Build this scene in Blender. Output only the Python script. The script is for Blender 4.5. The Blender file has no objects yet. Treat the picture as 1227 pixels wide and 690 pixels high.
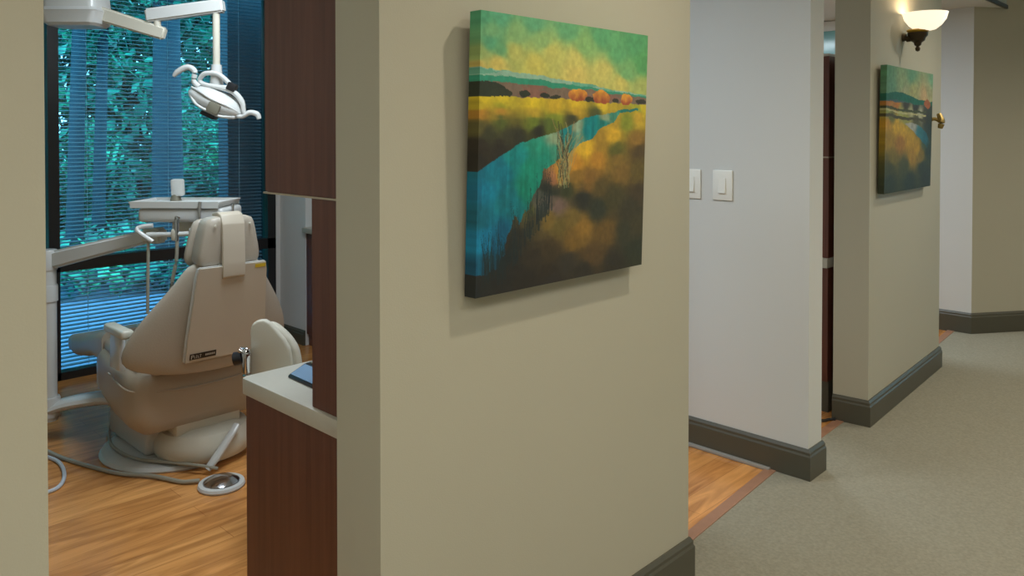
import bpy, bmesh, math, random
import numpy as np
from mathutils import Vector, Matrix
random.seed(7)
C = bpy.context.scene
COL = C.collection
R = math.radians

# ------------------------------------------------------------------ camera
cam = bpy.data.cameras.new('camera'); co = bpy.data.objects.new('camera', cam); COL.objects.link(co)
cam.sensor_width = 36; cam.lens = 944/1227*36; cam.shift_y = -170/1227; cam.clip_start = .02
yaw, pit = R(44.2), R(.9)
_r = Vector((math.cos(yaw), math.sin(yaw), 0)); _d = Vector((-math.sin(yaw), math.cos(yaw), 0))
_f = _d*math.cos(pit) - Vector((0, 0, math.sin(pit))); _u = _d*math.sin(pit) + Vector((0, 0, math.cos(pit)))
m = Matrix((_r, _u, -_f)).transposed().to_4x4(); m.translation = (0, 0, 1.43)
co.matrix_world = m; C.camera = co

# ------------------------------------------------------------------ world, sun, view
w = bpy.data.worlds.new('world'); C.world = w; w.use_nodes = True
bg = w.node_tree.nodes['Background']; bg.inputs[0].default_value = (.22, .70, 1, 1); bg.inputs[1].default_value = 6.6
C.view_settings.view_transform = 'Standard'; C.view_settings.look = 'None'
C.view_settings.exposure = 0.0; C.view_settings.gamma = 1; C.view_settings.use_curve_mapping = False
WARM = (1, .90, .72); NEUT = (1, .96, .88); COOL = (.74, .88, 1)
P_DOWN, P_CORR, P_OP, P_SCONCE = 58, 9, 33, 2.0
def area(name, loc, size, power, color, rot=(0, 0, 0)):
    l = bpy.data.lights.new(name, 'AREA'); l.shape = 'RECTANGLE'; l.size, l.size_y = size; l.energy = power; l.color = color
    o = bpy.data.objects.new(name, l); COL.objects.link(o); o.location = loc; o.rotation_euler = rot; return o
def spot(name, loc, power, color, angle=120, blend=.8, radius=.05):
    l = bpy.data.lights.new(name, 'SPOT'); l.energy = power; l.color = color; l.spot_size = R(angle); l.spot_blend = blend
    l.shadow_soft_size = radius
    o = bpy.data.objects.new(name, l); COL.objects.link(o); o.location = loc; return o

# ------------------------------------------------------------------ materials
def mat(name, col, rough=.5, metal=0, noise=0, nscale=8, bump=0, bscale=200, spec=.5, emit=None, estr=1, coat=0):
    m = bpy.data.materials.new(name); m.use_nodes = True; N = m.node_tree; b = N.nodes['Principled BSDF']
    b.inputs['Base Color'].default_value = (*col, 1); b.inputs['Roughness'].default_value = rough
    b.inputs['Metallic'].default_value = metal; b.inputs['Specular IOR Level'].default_value = spec
    b.inputs['Coat Weight'].default_value = coat
    if emit: b.inputs['Emission Color'].default_value = (*emit, 1); b.inputs['Emission Strength'].default_value = estr
    tc = N.nodes.new('ShaderNodeTexCoord')
    if noise:
        n = N.nodes.new('ShaderNodeTexNoise'); n.inputs['Scale'].default_value = nscale; n.inputs['Detail'].default_value = 4
        N.links.new(tc.outputs['Object'], n.inputs['Vector'])
        mx = N.nodes.new('ShaderNodeMix'); mx.data_type = 'RGBA'
        mx.inputs[6].default_value = (*[c*(1-noise) for c in col], 1); mx.inputs[7].default_value = (*[min(1, c*(1+noise)) for c in col], 1)
        N.links.new(n.outputs['Fac'], mx.inputs[0]); N.links.new(mx.outputs[2], b.inputs['Base Color'])
    if bump:
        n2 = N.nodes.new('ShaderNodeTexNoise'); n2.inputs['Scale'].default_value = bscale; n2.inputs['Detail'].default_value = 3
        N.links.new(tc.outputs['Object'], n2.inputs['Vector'])
        bp = N.nodes.new('ShaderNodeBump'); bp.inputs['Strength'].default_value = bump; bp.inputs['Distance'].default_value = .002
        N.links.new(n2.outputs['Fac'], bp.inputs['Height']); N.links.new(bp.outputs[0], b.inputs['Normal'])
    return m
def ramp_mat(name, stops, scale_vec, rough=.3, nscale=1.0, detail=6, dist=1.2, coat=0, bump=0):
    """stretched noise grain"""
    m = bpy.data.materials.new(name); m.use_nodes = True; N = m.node_tree; b = N.nodes['Principled BSDF']
    tc = N.nodes.new('ShaderNodeTexCoord'); mp = N.nodes.new('ShaderNodeMapping'); mp.inputs['Scale'].default_value = scale_vec
    N.links.new(tc.outputs['Object'], mp.inputs[0])
    n = N.nodes.new('ShaderNodeTexNoise'); n.inputs['Scale'].default_value = nscale; n.inputs['Detail'].default_value = detail
    n.inputs['Distortion'].default_value = dist; N.links.new(mp.outputs[0], n.inputs['Vector'])
    r = N.nodes.new('ShaderNodeValToRGB'); e = r.color_ramp.elements
    e[0].position, e[0].color = stops[0][0], (*stops[0][1], 1); e[1].position, e[1].color = stops[-1][0], (*stops[-1][1], 1)
    for p, c in stops[1:-1]: k = e.new(p); k.color = (*c, 1)
    N.links.new(n.outputs['Fac'], r.inputs[0]); N.links.new(r.outputs[0], b.inputs['Base Color'])
    b.inputs['Roughness'].default_value = rough; b.inputs['Coat Weight'].default_value = coat
    return m
def floor_wood():
    m = bpy.data.materials.new('wood_plank_floor'); m.use_nodes = True; N = m.node_tree; b = N.nodes['Principled BSDF']; L = N.links.new
    tc = N.nodes.new('ShaderNodeTexCoord')
    mp = N.nodes.new('ShaderNodeMapping'); mp.inputs['Rotation'].default_value = (0, 0, R(90)); L(tc.outputs['Object'], mp.inputs[0])
    br = N.nodes.new('ShaderNodeTexBrick'); br.offset = .37; br.inputs['Scale'].default_value = 1
    br.inputs['Brick Width'].default_value = 1.3; br.inputs['Row Height'].default_value = .11; br.inputs['Mortar Size'].default_value = .0012
    br.inputs['Color1'].default_value = (.66, .29, .085, 1); br.inputs['Color2'].default_value = (.80, .38, .12, 1); br.inputs['Mortar'].default_value = (.48, .20, .06, 1)
    L(mp.outputs[0], br.inputs['Vector'])
    m2 = N.nodes.new('ShaderNodeMapping'); m2.inputs['Scale'].default_value = (9, 1.3, 1); L(tc.outputs['Object'], m2.inputs[0])
    n = N.nodes.new('ShaderNodeTexNoise'); n.inputs['Scale'].default_value = 1.6; n.inputs['Detail'].default_value = 7; n.inputs['Distortion'].default_value = 1.5
    L(m2.outputs[0], n.inputs['Vector'])
    r = N.nodes.new('ShaderNodeValToRGB'); e = r.color_ramp.elements
    e[0].position = .35; e[0].color = (.42, .34, .28, 1); e[1].position = .66; e[1].color = (1, 1, 1, 1)
    L(n.outputs['Fac'], r.inputs[0])
    mx = N.nodes.new('ShaderNodeMix'); mx.data_type = 'RGBA'; mx.blend_type = 'MULTIPLY'; mx.inputs[0].default_value = .75
    L(br.outputs['Color'], mx.inputs[6]); L(r.outputs[0], mx.inputs[7]); L(mx.outputs[2], b.inputs['Base Color'])
    b.inputs['Roughness'].default_value = .19
    return m
def glass_mat():
    m = bpy.data.materials.new('window_glass'); m.use_nodes = True; N = m.node_tree; L = N.links.new
    N.nodes.remove(N.nodes['Principled BSDF']); out = N.nodes['Material Output']
    t = N.nodes.new('ShaderNodeBsdfTransparent'); t.inputs[0].default_value = (.80, .93, .95, 1)
    g = N.nodes.new('ShaderNodeBsdfGlossy'); g.inputs['Roughness'].default_value = .02
    f = N.nodes.new('ShaderNodeFresnel'); f.inputs[0].default_value = 1.5
    x = N.nodes.new('ShaderNodeMixShader'); L(f.outputs[0], x.inputs[0]); L(t.outputs[0], x.inputs[1]); L(g.outputs[0], x.inputs[2]); L(x.outputs[0], out.inputs[0])
    return m
def vcol_mat(name, rough=.6):
    m = bpy.data.materials.new(name); m.use_nodes = True; N = m.node_tree; b = N.nodes['Principled BSDF']
    a = N.nodes.new('ShaderNodeVertexColor'); a.layer_name = 'Col'; N.links.new(a.outputs[0], b.inputs['Base Color'])
    b.inputs['Roughness'].default_value = rough
    n = N.nodes.new('ShaderNodeTexNoise'); n.inputs['Scale'].default_value = 60; bp = N.nodes.new('ShaderNodeBump')
    tc = N.nodes.new('ShaderNodeTexCoord'); N.links.new(tc.outputs['Object'], n.inputs['Vector'])
    bp.inputs['Strength'].default_value = .25; bp.inputs['Distance'].default_value = .002
    N.links.new(n.outputs['Fac'], bp.inputs['Height']); N.links.new(bp.outputs[0], b.inputs['Normal'])
    return m
def leaf_mat(name, c1, c2, c3):
    m = bpy.data.materials.new(name); m.use_nodes = True; N = m.node_tree; b = N.nodes['Principled BSDF']; L = N.links.new
    tc = N.nodes.new('ShaderNodeTexCoord'); n = N.nodes.new('ShaderNodeTexNoise'); n.inputs['Scale'].default_value = 2.2; n.inputs['Detail'].default_value = 5
    L(tc.outputs['Object'], n.inputs['Vector']); r = N.nodes.new('ShaderNodeValToRGB'); e = r.color_ramp.elements
    e[0].position = .38; e[0].color = (*c1, 1); e[1].position = .68; e[1].color = (*c3, 1); k = e.new(.52); k.color = (*c2, 1)
    L(n.outputs['Fac'], r.inputs[0]); L(r.outputs[0], b.inputs['Base Color']); b.inputs['Roughness'].default_value = .4
    b.inputs['Transmission Weight'].default_value = 0
    return m
M = dict(
    wall=mat('painted_drywall', (.445, .425, .34), .62, noise=.03, nscale=1.5, bump=.15, bscale=260),
    wallop=mat('painted_drywall_daylit', (.62, .63, .62), .62, noise=.03, nscale=1.5, bump=.15, bscale=260),  # same greige wall paint, with cool window daylight mixed into the colour
    ceil=mat('ceiling_paint', (.66, .64, .58), .8, noise=.02, nscale=3),
    carpet=mat('grey_green_carpet', (.30, .285, .225), .95, noise=.28, nscale=90, bump=1, bscale=420, spec=.1),
    base=mat('baseboard_paint', (.078, .074, .054), .42, noise=.05, nscale=5),
    strip=mat('transition_strip', (.36, .19, .12), .4, noise=.15, nscale=20),
    shoe=mat('shoe_moulding', (.30, .29, .27), .3),
    frame=mat('black_window_frame', (.010, .011, .013), .35),
    slat=mat('blind_slat', (.045, .085, .12), .4),
    cord=mat('blind_cord', (.5, .55, .6), .6),
    white=mat('white_enamel', (.56, .565, .545), .3, coat=.2),
    cream=mat('cream_plastic', (.56, .53, .44), .35),
    vinyl=mat('taupe_vinyl', (.42, .37, .30), .42, noise=.04, nscale=10, bump=.3, bscale=160),
    shell=mat('taupe_shell_plastic', (.40, .335, .255), .4, noise=.03, nscale=6),
    panel=mat('taupe_back_panel', (.52, .455, .36), .4, noise=.02, nscale=4),
    grey=mat('grey_plastic', (.16, .15, .11), .4), black=mat('black_plastic', (.012, .012, .014), .35),
    label=mat('label_black', (.02, .015, .01), .3), mark=mat('label_mark', (.45, .42, .36), .4),
    yellow=mat('yellow_sticker', (.62, .45, .03), .4), silverblue=mat('silver_blue_plastic', (.22, .34, .5), .25, .3), blue=mat('blue_display', (.05, .16, .5), .2),
    chrome=mat('chrome', (.62, .63, .66), .12, 1), steel=mat('brushed_steel', (.55, .56, .58), .25, 1),
    counter=mat('cream_laminate', (.48, .455, .39), .35, noise=.05, nscale=60),
    edge=mat('light_edge_band', (.42, .36, .27), .4),
    mahog=ramp_mat('mahogany_laminate', [(.3, (.088, .026, .014)), (.5, (.112, .036, .020)), (.75, (.14, .048, .027))], (26, 26, 1.1), .42, 1.4),
    wood=floor_wood(), glass=glass_mat(), art=vcol_mat('painted_canvas'),
    plate=mat('switch_plate', (.80, .80, .76), .3), bronze=mat('aged_bronze', (.055, .038, .022), .4, .6),
    brass=mat('dull_brass', (.30, .21, .06), .4, .5), amber=mat('amber_rim', (.55, .33, .04), .3), bowl=mat('lit_glass_bowl', (.85, .78, .66), .3, emit=(1, .87, .66), estr=1.0),
    diff=mat('lit_diffuser', (.9, .9, .88), .5, emit=(1, .95, .86), estr=3.0),
    bark=mat('tree_bark', (.012, .040, .060), .9, noise=.4, nscale=12),
    leafA=leaf_mat('leaf_teal', (.004, .10, .07), (.015, .28, .19), (.07, .55, .30)),
    leafB=leaf_mat('leaf_dark', (.003, .07, .06), (.01, .2, .14), (.03, .38, .22)),
    leafC=leaf_mat('leaf_far', (.002, .09, .07), (.01, .26, .19), (.06, .55, .33)),
    gravel=mat('pale_gravel', (.16, .20, .30), .9, noise=.35, nscale=14), stucco=mat('dark_stucco', (.03, .055, .075), .9, noise=.3, nscale=20),
    tint=mat('daylight_teal', (.22, .50, .50), .12), hose=mat('grey_hose', (.30, .28, .22), .45), cable=mat('dark_cable', (.02, .02, .018), .5),  # tint: opaque teal, with daylight from behind put into the colour
)

# ------------------------------------------------------------------ mesh helpers
def V(*a): return Vector(a)
class MB:
    def __init__(s): s.b = bmesh.new()
    def box(s, x0, x1, y0, y1, z0, z1, bev=0, seg=2, mtx=None):
        b2 = bmesh.new(); r = bmesh.ops.create_cube(b2, size=1)
        for v in b2.verts: v.co = V((x0+x1)/2+v.co.x*(x1-x0), (y0+y1)/2+v.co.y*(y1-y0), (z0+z1)/2+v.co.z*(z1-z0))
        if bev: bmesh.ops.bevel(b2, geom=list(b2.edges), offset=bev, segments=seg, affect='EDGES', profile=.5)
        s._merge(b2, mtx); return s
    def _merge(s, b2, mtx=None):
        if mtx is not None: bmesh.ops.transform(b2, matrix=mtx, verts=b2.verts)
        me = bpy.data.meshes.new('t'); b2.to_mesh(me); b2.free(); s.b.from_mesh(me); bpy.data.meshes.remove(me)
    def prism(s, pts, axis, a0, a1, bev=0, seg=2, mtx=None):
        """polygon in the two other axes, extruded along axis"""
        b2 = bmesh.new()
        def mk(p, a):
            q = [0, 0, 0]; o = [i for i in range(3) if i != axis]; q[o[0]], q[o[1]] = p; q[axis] = a; return q
        A = [b2.verts.new(mk(p, a0)) for p in pts]; B = [b2.verts.new(mk(p, a1)) for p in pts]; n = len(pts)
        b2.faces.new(A); b2.faces.new(list(reversed(B)))
        for i in range(n): b2.faces.new((A[i], B[i], B[(i+1) % n], A[(i+1) % n]))
        bmesh.ops.recalc_face_normals(b2, faces=b2.faces)
        if bev: bmesh.ops.bevel(b2, geom=list(b2.edges), offset=bev, segments=seg, affect='EDGES', profile=.5)
        s._merge(b2, mtx); return s
    def lathe(s, prof, c, n=40, mtx=None, sx=1, sy=1):
        b2 = bmesh.new(); rings = []
        for r, z in prof:
            rings.append([b2.verts.new((c[0]+sx*r*math.cos(2*math.pi*i/n), c[1]+sy*r*math.sin(2*math.pi*i/n), c[2]+z)) for i in range(n)] if r > 1e-5 else [b2.verts.new((c[0], c[1], c[2]+z))])
        for A, B in zip(rings, rings[1:]):
            for i in range(n):
                j = (i+1) % n
                if len(A) == 1 and len(B) == 1: continue
                if len(A) == 1: b2.faces.new((A[0], B[j], B[i]))
                elif len(B) == 1: b2.faces.new((A[i], A[j], B[0]))
                else: b2.faces.new((A[i], A[j], B[j], B[i]))
        bmesh.ops.recalc_face_normals(b2, faces=b2.faces); s._merge(b2, mtx); return s
    def tube(s, pts, rad, n=12, smooth=6, flat=1):
        """swept tube through the points; rad is a number or one per point; flat squashes it sideways"""
        P = [Vector(p) for p in pts]; Rr = [rad]*len(P) if not hasattr(rad, '__len__') else list(rad)
        if smooth and len(P) > 2:
            Q = []; S = []
            for i in range(len(P)-1):
                p0, p1, p2, p3 = P[max(i-1, 0)], P[i], P[i+1], P[min(i+2, len(P)-1)]
                for k in range(smooth):
                    t = k/smooth
                    Q.append(.5*((2*p1)+(p2-p0)*t+(2*p0-5*p1+4*p2-p3)*t*t+(3*p1-p0-3*p2+p3)*t**3)); S.append(Rr[i]*(1-t)+Rr[i+1]*t)
            P, Rr = Q+[P[-1]], S+[Rr[-1]]
        b2 = bmesh.new(); rings = []; up = V(0, 0, 1)
        for i, p in enumerate(P):
            t = (P[min(i+1, len(P)-1)]-P[max(i-1, 0)]).normalized()
            a = t.cross(up)
            if a.length < .15: a = t.cross(V(1, 0, 0))
            a.normalize(); c = a.cross(t).normalized()
            rings.append([b2.verts.new(p+(a*math.cos(2*math.pi*k/n)*flat+c*math.sin(2*math.pi*k/n))*Rr[i]) for k in range(n)])
        for A, B in zip(rings, rings[1:]):
            for k in range(n): b2.faces.new((A[k], A[(k+1) % n], B[(k+1) % n], B[k]))
        b2.faces.new(rings[0]); b2.faces.new(list(reversed(rings[-1])))
        bmesh.ops.recalc_face_normals(b2, faces=b2.faces); s._merge(b2); return s
    def loft(s, rings):
        """closed rings of equal count, capped"""
        b2 = bmesh.new(); Rg = [[b2.verts.new(p) for p in r] for r in rings]; n = len(rings[0])
        for A, B in zip(Rg, Rg[1:]):
            for k in range(n): b2.faces.new((A[k], A[(k+1) % n], B[(k+1) % n], B[k]))
        b2.faces.new(Rg[0]); b2.faces.new(list(reversed(Rg[-1])))
        bmesh.ops.recalc_face_normals(b2, faces=b2.faces); s._merge(b2); return s
    def build(s, name, material, parent=None, angle=35, subd=0):
        me = bpy.data.meshes.new(name); off = V(0, 0, 0); p = parent
        while p is not None: off += p.location; p = p.parent
        for v in s.b.verts: v.co -= off
        s.b.to_mesh(me); s.b.free(); me.shade_smooth()
        if angle: me.set_sharp_from_angle(angle=R(angle))
        me.materials.append(material)
        o = bpy.data.objects.new(name, me); COL.objects.link(o)
        if parent is not None: o.parent = parent
        if subd:
            md = o.modifiers.new('sub', 'SUBSURF'); md.levels = md.render_levels = subd
        return o
def thing(name, label, cat, loc=(0, 0, 0), group=None):
    o = bpy.data.objects.new(name, None); COL.objects.link(o); o.location = loc; o.empty_display_size = .1
    return tag(o, label, cat, group)
def tag(o, label, cat, group=None):
    o['label'] = label; o['category'] = cat
    if group: o['group'] = group
    return o
def origin(o, loc):
    """give a one-mesh thing its origin at its base"""
    l = Vector(loc)
    o.data.transform(Matrix.Translation(-l)); o.location = l; return o
def struct(name, mb, m_, parent=None, **k):
    o = mb.build(name, m_, parent, **k)
    if parent is None: o['kind'] = 'structure'
    return o
def rrect(hw, hh, r, n=5):
    pts = []
    for cx, cy, a0 in ((hw-r, hh-r, 0), (-hw+r, hh-r, 90), (-hw+r, -hh+r, 180), (hw-r, -hh+r, 270)):
        for k in range(n+1):
            a = R(a0+90*k/n); pts.append((cx+r*math.cos(a), cy+r*math.sin(a)))
    return pts

# ------------------------------------------------------------------ floor, ceiling, walls
ZC, ZH = 2.33, 2.62; ZN = 2.47
seam = [(-1.42, -2.2), (-1.46, 2.41), (-1.51, 3.14), (-1.53, 3.93), (-1.66, 6.2), (-1.75, 7.5)]
struct('floor', MB().prism([(-5.2, -2.2), (-1.42, -2.2)]+seam[1:]+[(-5.2, 7.5)], 2, -.1, 0), M['wood'])
struct('floor_carpet', MB().prism([seam[0]]+[(1.4, -2.2), (3.6, 12), (0, 12)]+list(reversed(seam[1:])), 2, -.1, .004), M['carpet'])
sb = MB()
for (a, b_) in zip(seam, seam[1:]): sb.prism([(a[0]-.04, a[1]), (a[0]+.004, a[1]), (b_[0]+.004, b_[1]), (b_[0]-.04, b_[1])], 2, -.02, .007)
struct('trim_1', sb, M['strip'])
struct('ceiling', MB().box(-5.2, -1.43, .2, 3.16, ZN, ZN+.1), M['ceil'])
struct('ceiling_far', MB().box(-5.2, -1.43, 3.16, 7.6, ZC, ZC+.24), M['ceil'])
struct('ceiling_corridor', MB().prism([(-1.41, -2.2), (1.4, -2.2), (3.6, 12), (-1.41, 12)], 2, ZH, ZH+.1), M['ceil'])
struct('soffit_edge_strip', MB().box(-1.412, -1.396, -2.2, 12, ZC-.006, ZC+.02), M['frame'])  # dark strip along the lower edge of the soffit
struct('wall_soffit', MB().box(-1.45, -1.352, -2.2, 3.16, ZC+.004, ZH).box(-1.43, -1.405, 3.16, 12, ZC+.004, ZH), M['wall'])
# partitions around the treatment rooms
struct('wall_front', MB().box(-5.2, -1.35, .22, .365, 0, ZN), M['wall'])
struct('wall_centre', MB().box(-1.513, -1.35, .99, 2.203, 0, ZN), M['wall'])
struct('wall_partition', MB().prism([(-4.695, 3.155), (-4.695, 3.30), (-1.375, 3.295), (-1.375, 3.165)], 2, 0, ZN), M['wallop'])
struct('wall_back', MB().prism([(-5.2, 2.83), (-4.695, 2.83), (-4.695, 3.30), (-5.2, 3.30)], 2, 0, ZN), M['wallop'])
struct('wall_far_centre', MB().prism([(-1.42, 3.95), (-1.475, 5.262), (-1.635, 5.25), (-1.585, 3.935)], 2, 0, ZC+.003), M['wall'])
struct('wall_far_partition', MB().prism([(-5.2, 6.36), (-5.2, 6.5), (-1.6, 6.5), (-1.555, 6.30)], 2, 0, ZC+.003), M['wallop'])
struct('wall_angled', MB().prism([(-1.56, 6.30), (1.4, 10.56), (1.25, 10.66), (-1.7, 6.42)], 2, 0, ZH), M['wall'])
struct('wall_right', MB().prism([(1.25, -2.2), (1.4, -2.2), (2.2, 11), (2.05, 11)], 2, 0, ZH), M['wall'])
struct('wall_rear', MB().box(-1.42, 1.4, -2.3, -2.2, 0, ZH), M['wall'])
struct('wall_corridor_left', MB().box(-1.55, -1.351, -2.2, .22, 0, ZC+.003), M['wall'])
# window wall: sill-less floor-to-ceiling openings, solid piers between
wl = MB()
for a, b_ in ((.22, .36), (2.80, 3.5), (6.0, 6.5)): wl.box(-5.2, -5.03, a, b_, 0, ZC+.14)
wl.box(-5.2, -5.03, 3.4, 6.1, 2.30, ZC+.14); wl.box(-5.2, -5.03, .22, 3.4, 2.44, ZC+.14)
struct('wall_window', wl, M['wallop'])

# baseboards: profile swept along straight runs; (outward normal on the left of travel = room side)
def bboard(name, pts, h=.13, t=.016, material=None):
    P = [Vector((x, y, 0)) for x, y in pts]; prof = [(0, 0), (t, 0), (t, h-.03), (t*.75, h-.022), (t*.75, h-.012), (t*.3, h), (0, h)]
    rings = []
    for i, p in enumerate(P):
        ns = []
        if i > 0: d = (P[i]-P[i-1]).normalized(); ns.append(V(-d.y, d.x, 0))
        if i < len(P)-1: d = (P[i+1]-P[i]).normalized(); ns.append(V(-d.y, d.x, 0))
        n = sum(ns, V(0, 0, 0)).normalized(); n = n/max(.3, n.dot(ns[0]))
        rings.append([p+n*a+V(0, 0, z) for a, z in prof])
    return struct(name, MB().loft(rings), material or M['base'], angle=25)
bboard('baseboard_centre', [(-1.513, 2.203), (-1.35, 2.203), (-1.35, .99), (-1.513, .99)])
bboard('baseboard_partition', [(-1.9, 3.2955), (-1.375, 3.295), (-1.375, 3.165), (-4.0, 3.157)])
bboard('baseboard_far_centre', [(-1.635, 5.25), (-1.475, 5.262), (-1.42, 3.95), (-1.585, 3.935)])
bboard('baseboard_far_partition', [(1.4, 10.56), (-1.56, 6.30), (-5.03, 6.358)], h=.15)
bboard('baseboard_back', [(-4.70, 2.83), (-5.03, 2.83)], h=.10)
bboard('baseboard_front', [(-5.03, .365), (-1.35, .365), (-1.35, -2.1)])
struct('trim_3', MB().prism([(-4.0, 3.125), (-1.53, 3.13), (-1.53, 3.155), (-4.0, 3.15)], 2, 0, .014, bev=.004), M['shoe'])

# ------------------------------------------------------------------ windows with blinds
def window(idx, y0, y1, mull, rail=.665, TOP=2.44):
    f = MB(); X0, X1 = -5.11, -5.035
    f.box(X0, X1, y0, y0+.06, 0, TOP); f.box(X0, X1, y1-.06, y1, 0, TOP)
    f.box(X0, X1, y0, y1, 0, .045); f.box(X0, X1, y0, y1, TOP-.045, TOP)
    for m_ in mull: f.box(X0, X1, m_-.029, m_+.029, 0, TOP)
    f.box(X0, X1, y0, y1, rail-.035, rail+.035)
    o = struct('window_%d' % idx, f, M['frame'])
    e = [y0+.03]+list(mull)+[y1-.03]
    for a, b_ in zip(e, e[1:]):
        MB().box(-5.085, -5.081, a, b_, .02, TOP-.02).build('pane', M['glass'], o)
        s = MB(); z = .06; k = 0
        while z < TOP-.05:
            t = R(15)
            mt = Matrix.Translation((-5.125, 0, z)) @ Matrix.Rotation(t, 4, 'Y')
            s.box(-.0125, .0125, a+.03, b_-.03, -.0005, .0005, mtx=mt); z += .0235
        s.build('blind_slats', M['slat'], o, angle=0)
        c = MB()
        for q in (a+.2, b_-.2, (a+b_)/2) if b_-a > .8 else (a+.15, b_-.15): c.tube([(-5.111, q, .05), (-5.111, q, TOP-.04)], .0017, n=5, smooth=0)
        c.build('blind_cord', M['cord'], o)
    return o
window(1, .36, 2.80, [1.406])
window(2, 3.5, 6.0, [4.75], TOP=2.30)

# ------------------------------------------------------------------ outside
struct('floor_outside', MB().box(-22, -5.2, -8, 22, -.12, -.02), M['gravel'])
struct('wall_outside', MB().box(-5.62, -5.47, 2.665, 3.9, -.02, 3.4), M['stucco'])
def foliage(mb, c, rad, n, leaf):
    b = mb.b
    for i in range(n):
        d = V(random.gauss(0, 1), random.gauss(0, 1), random.gauss(0, 1)).normalized()*(random.random()**.45)
        p = V(c[0]+d.x*rad[0], c[1]+d.y*rad[1], max(.0, c[2]+d.z*rad[2])); s = leaf*random.uniform(.5, 1.4)
        a = V(random.gauss(0, 1), random.gauss(0, 1), random.gauss(0, 1)).normalized(); q = a.cross(V(.3, .5, .8)).normalized()
        v = [b.verts.new(p+a*s), b.verts.new(p+q*s*.5+a*s*.1), b.verts.new(p-a*s), b.verts.new(p-q*s*.5+a*s*.1)]
        b.faces.new(v)
def tree(x, y, r, h, crown, n, label, leafm, lean=0, leaf=.055):
    t = thing('tree', label, 'tree', (x, y, -.02), 'trees outside the window')
    MB().tube([(x, y, -.02), (x+lean*.3, y+lean*.4, h*.4), (x+lean, y+lean, h)], [r*1.25, r, r*.75], n=12).build('trunk', M['bark'], t)
    mb = MB(); foliage(mb, (x+crown[0], y+crown[1], crown[2]), crown[3:], int(n*2.2), leaf); mb.build('crown', leafm, t, angle=0)
def shrub(x, y, rx, ry, rz, n, label, leafm):
    mb = MB(); foliage(mb, (x, y, rz*.7), (rx, ry, rz), n*2, .055)
    o = mb.build('shrub', leafm, angle=0); origin(o, (x, y, 0)); tag(o, label, 'shrub', 'shrubs outside the window')
tree(-8.0, 3.26, .135, 4.6, (0, 0, 3.5, .55, .40, .9), 1500, 'tree with thick blue-grey trunk seen through blinds right of window centre', M['leafA'])
tree(-8.5, 2.54, .07, 4.4, (-.1, -.1, 3.3, .5, .34, .9), 1300, 'slim tree trunk seen through the blinds at the left of the window', M['leafB'], .1)
tree(-9.3, 3.02, .06, 4.2, (-.1, 0, 3.1, .45, .40, .9), 1800, 'thin-stemmed tree with teal leaves seen between the two nearer trunks', M['leafA'], .1)
shrub(-10.3, 3.25, .75, .5, .95, 2400, 'bright leafy shrub standing behind the instrument tray, outside window', M['leafA'])
shrub(-10.2, 2.20, .75, .5, .75, 2000, 'dark shrub outside, low at the left side of window', M['leafB'])
shrub(-10.1, 4.45, .65, .5, 1.2, 2600, 'leafy shrub outside between the thick trunk and dark wall', M['leafA'])
hb_ = MB()
for k in range(115000):
    p = V(random.uniform(-15.6, -11.6), random.uniform(-6, 16), random.uniform(0, 5.6)); sz = .115*random.uniform(.5, 1.5)
    p.x += .5*math.sin(p.y*1.7)+.4*math.sin(p.z*2.3+p.y)
    a = V(random.gauss(0, 1), random.gauss(0, 1), random.gauss(0, 1)).normalized(); q = a.cross(V(.3, .5, .8)).normalized()
    hb_.b.faces.new([hb_.b.verts.new(p+a*sz), hb_.b.verts.new(p+q*sz*.5), hb_.b.verts.new(p-a*sz), hb_.b.verts.new(p-q*sz*.5)])
o = hb_.build('woodland', M['leafC'], angle=0); tag(origin(o, (-13.3, 5, 0)), 'deep teal-green woodland foliage filling the view beyond the window', 'trees'); o['kind'] = 'stuff'

gc = MB()
for k in range(16000):
    y_ = random.uniform(-3, 14); x_ = random.uniform(-9.6, -7.35)-.25*math.sin(y_*1.3)
    p = V(x_, y_, random.uniform(0, .18+.25*min(1, (-7.2-x_)))); sz = .07*random.uniform(.5, 1.4)
    a = V(random.gauss(0, 1), random.gauss(0, 1), random.gauss(0, 1)).normalized(); q = a.cross(V(.3, .5, .8)).normalized()
    gc.b.faces.new([gc.b.verts.new(p+a*sz), gc.b.verts.new(p+q*sz*.6), gc.b.verts.new(p-a*sz), gc.b.verts.new(p-q*sz*.6)])
o = gc.build('ground_cover', M['leafA'], angle=0); tag(origin(o, (-8.4, 5, 0)), 'low teal-green leafy ground cover beyond the bluish gravel strip outside', 'plants'); o['kind'] = 'stuff'

# ------------------------------------------------------------------ cabinets of the near treatment room
bc = thing('base_cabinet', 'mahogany base cabinet under the cream countertop beside the wall end', 'cabinet', (-1.8, 1.6, 0))
MB().box(-2.045, -1.515, 1.052, 2.18, .0, .702).build('body', M['mahog'], bc)
for k, (a, b_) in enumerate(((1.056, 1.612), (1.618, 2.176))):
    d = MB().box(-2.068, -2.046, a, b_, .08, .698, bev=.002, seg=1).build('door', M['mahog'], bc)
    MB().tube([(-2.069, b_-.05 if k == 0 else a+.05, .56), (-2.095, b_-.05 if k == 0 else a+.05, .565), (-2.095, b_-.05 if k == 0 else a+.05, .655), (-2.069, b_-.05 if k == 0 else a+.05, .66)], .005, n=8, smooth=3).build('handle', M['steel'], d)
o = MB().prism([(-2.079, 1.062), (-2.067, 1.045), (-1.515, 1.045), (-1.515, 2.2), (-2.079, 2.2)], 2, .703, .748, bev=.003).build('countertop', M['counter'])
tag(origin(o, (-1.8, 1.6, .703)), 'cream laminate countertop on the mahogany base cabinet, keypad on it', 'countertop')
wc = thing('wall_cabinet', 'mahogany upper cabinet hung above the cream countertop', 'cabinet', (-1.73, 1.6, 1.27))
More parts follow.
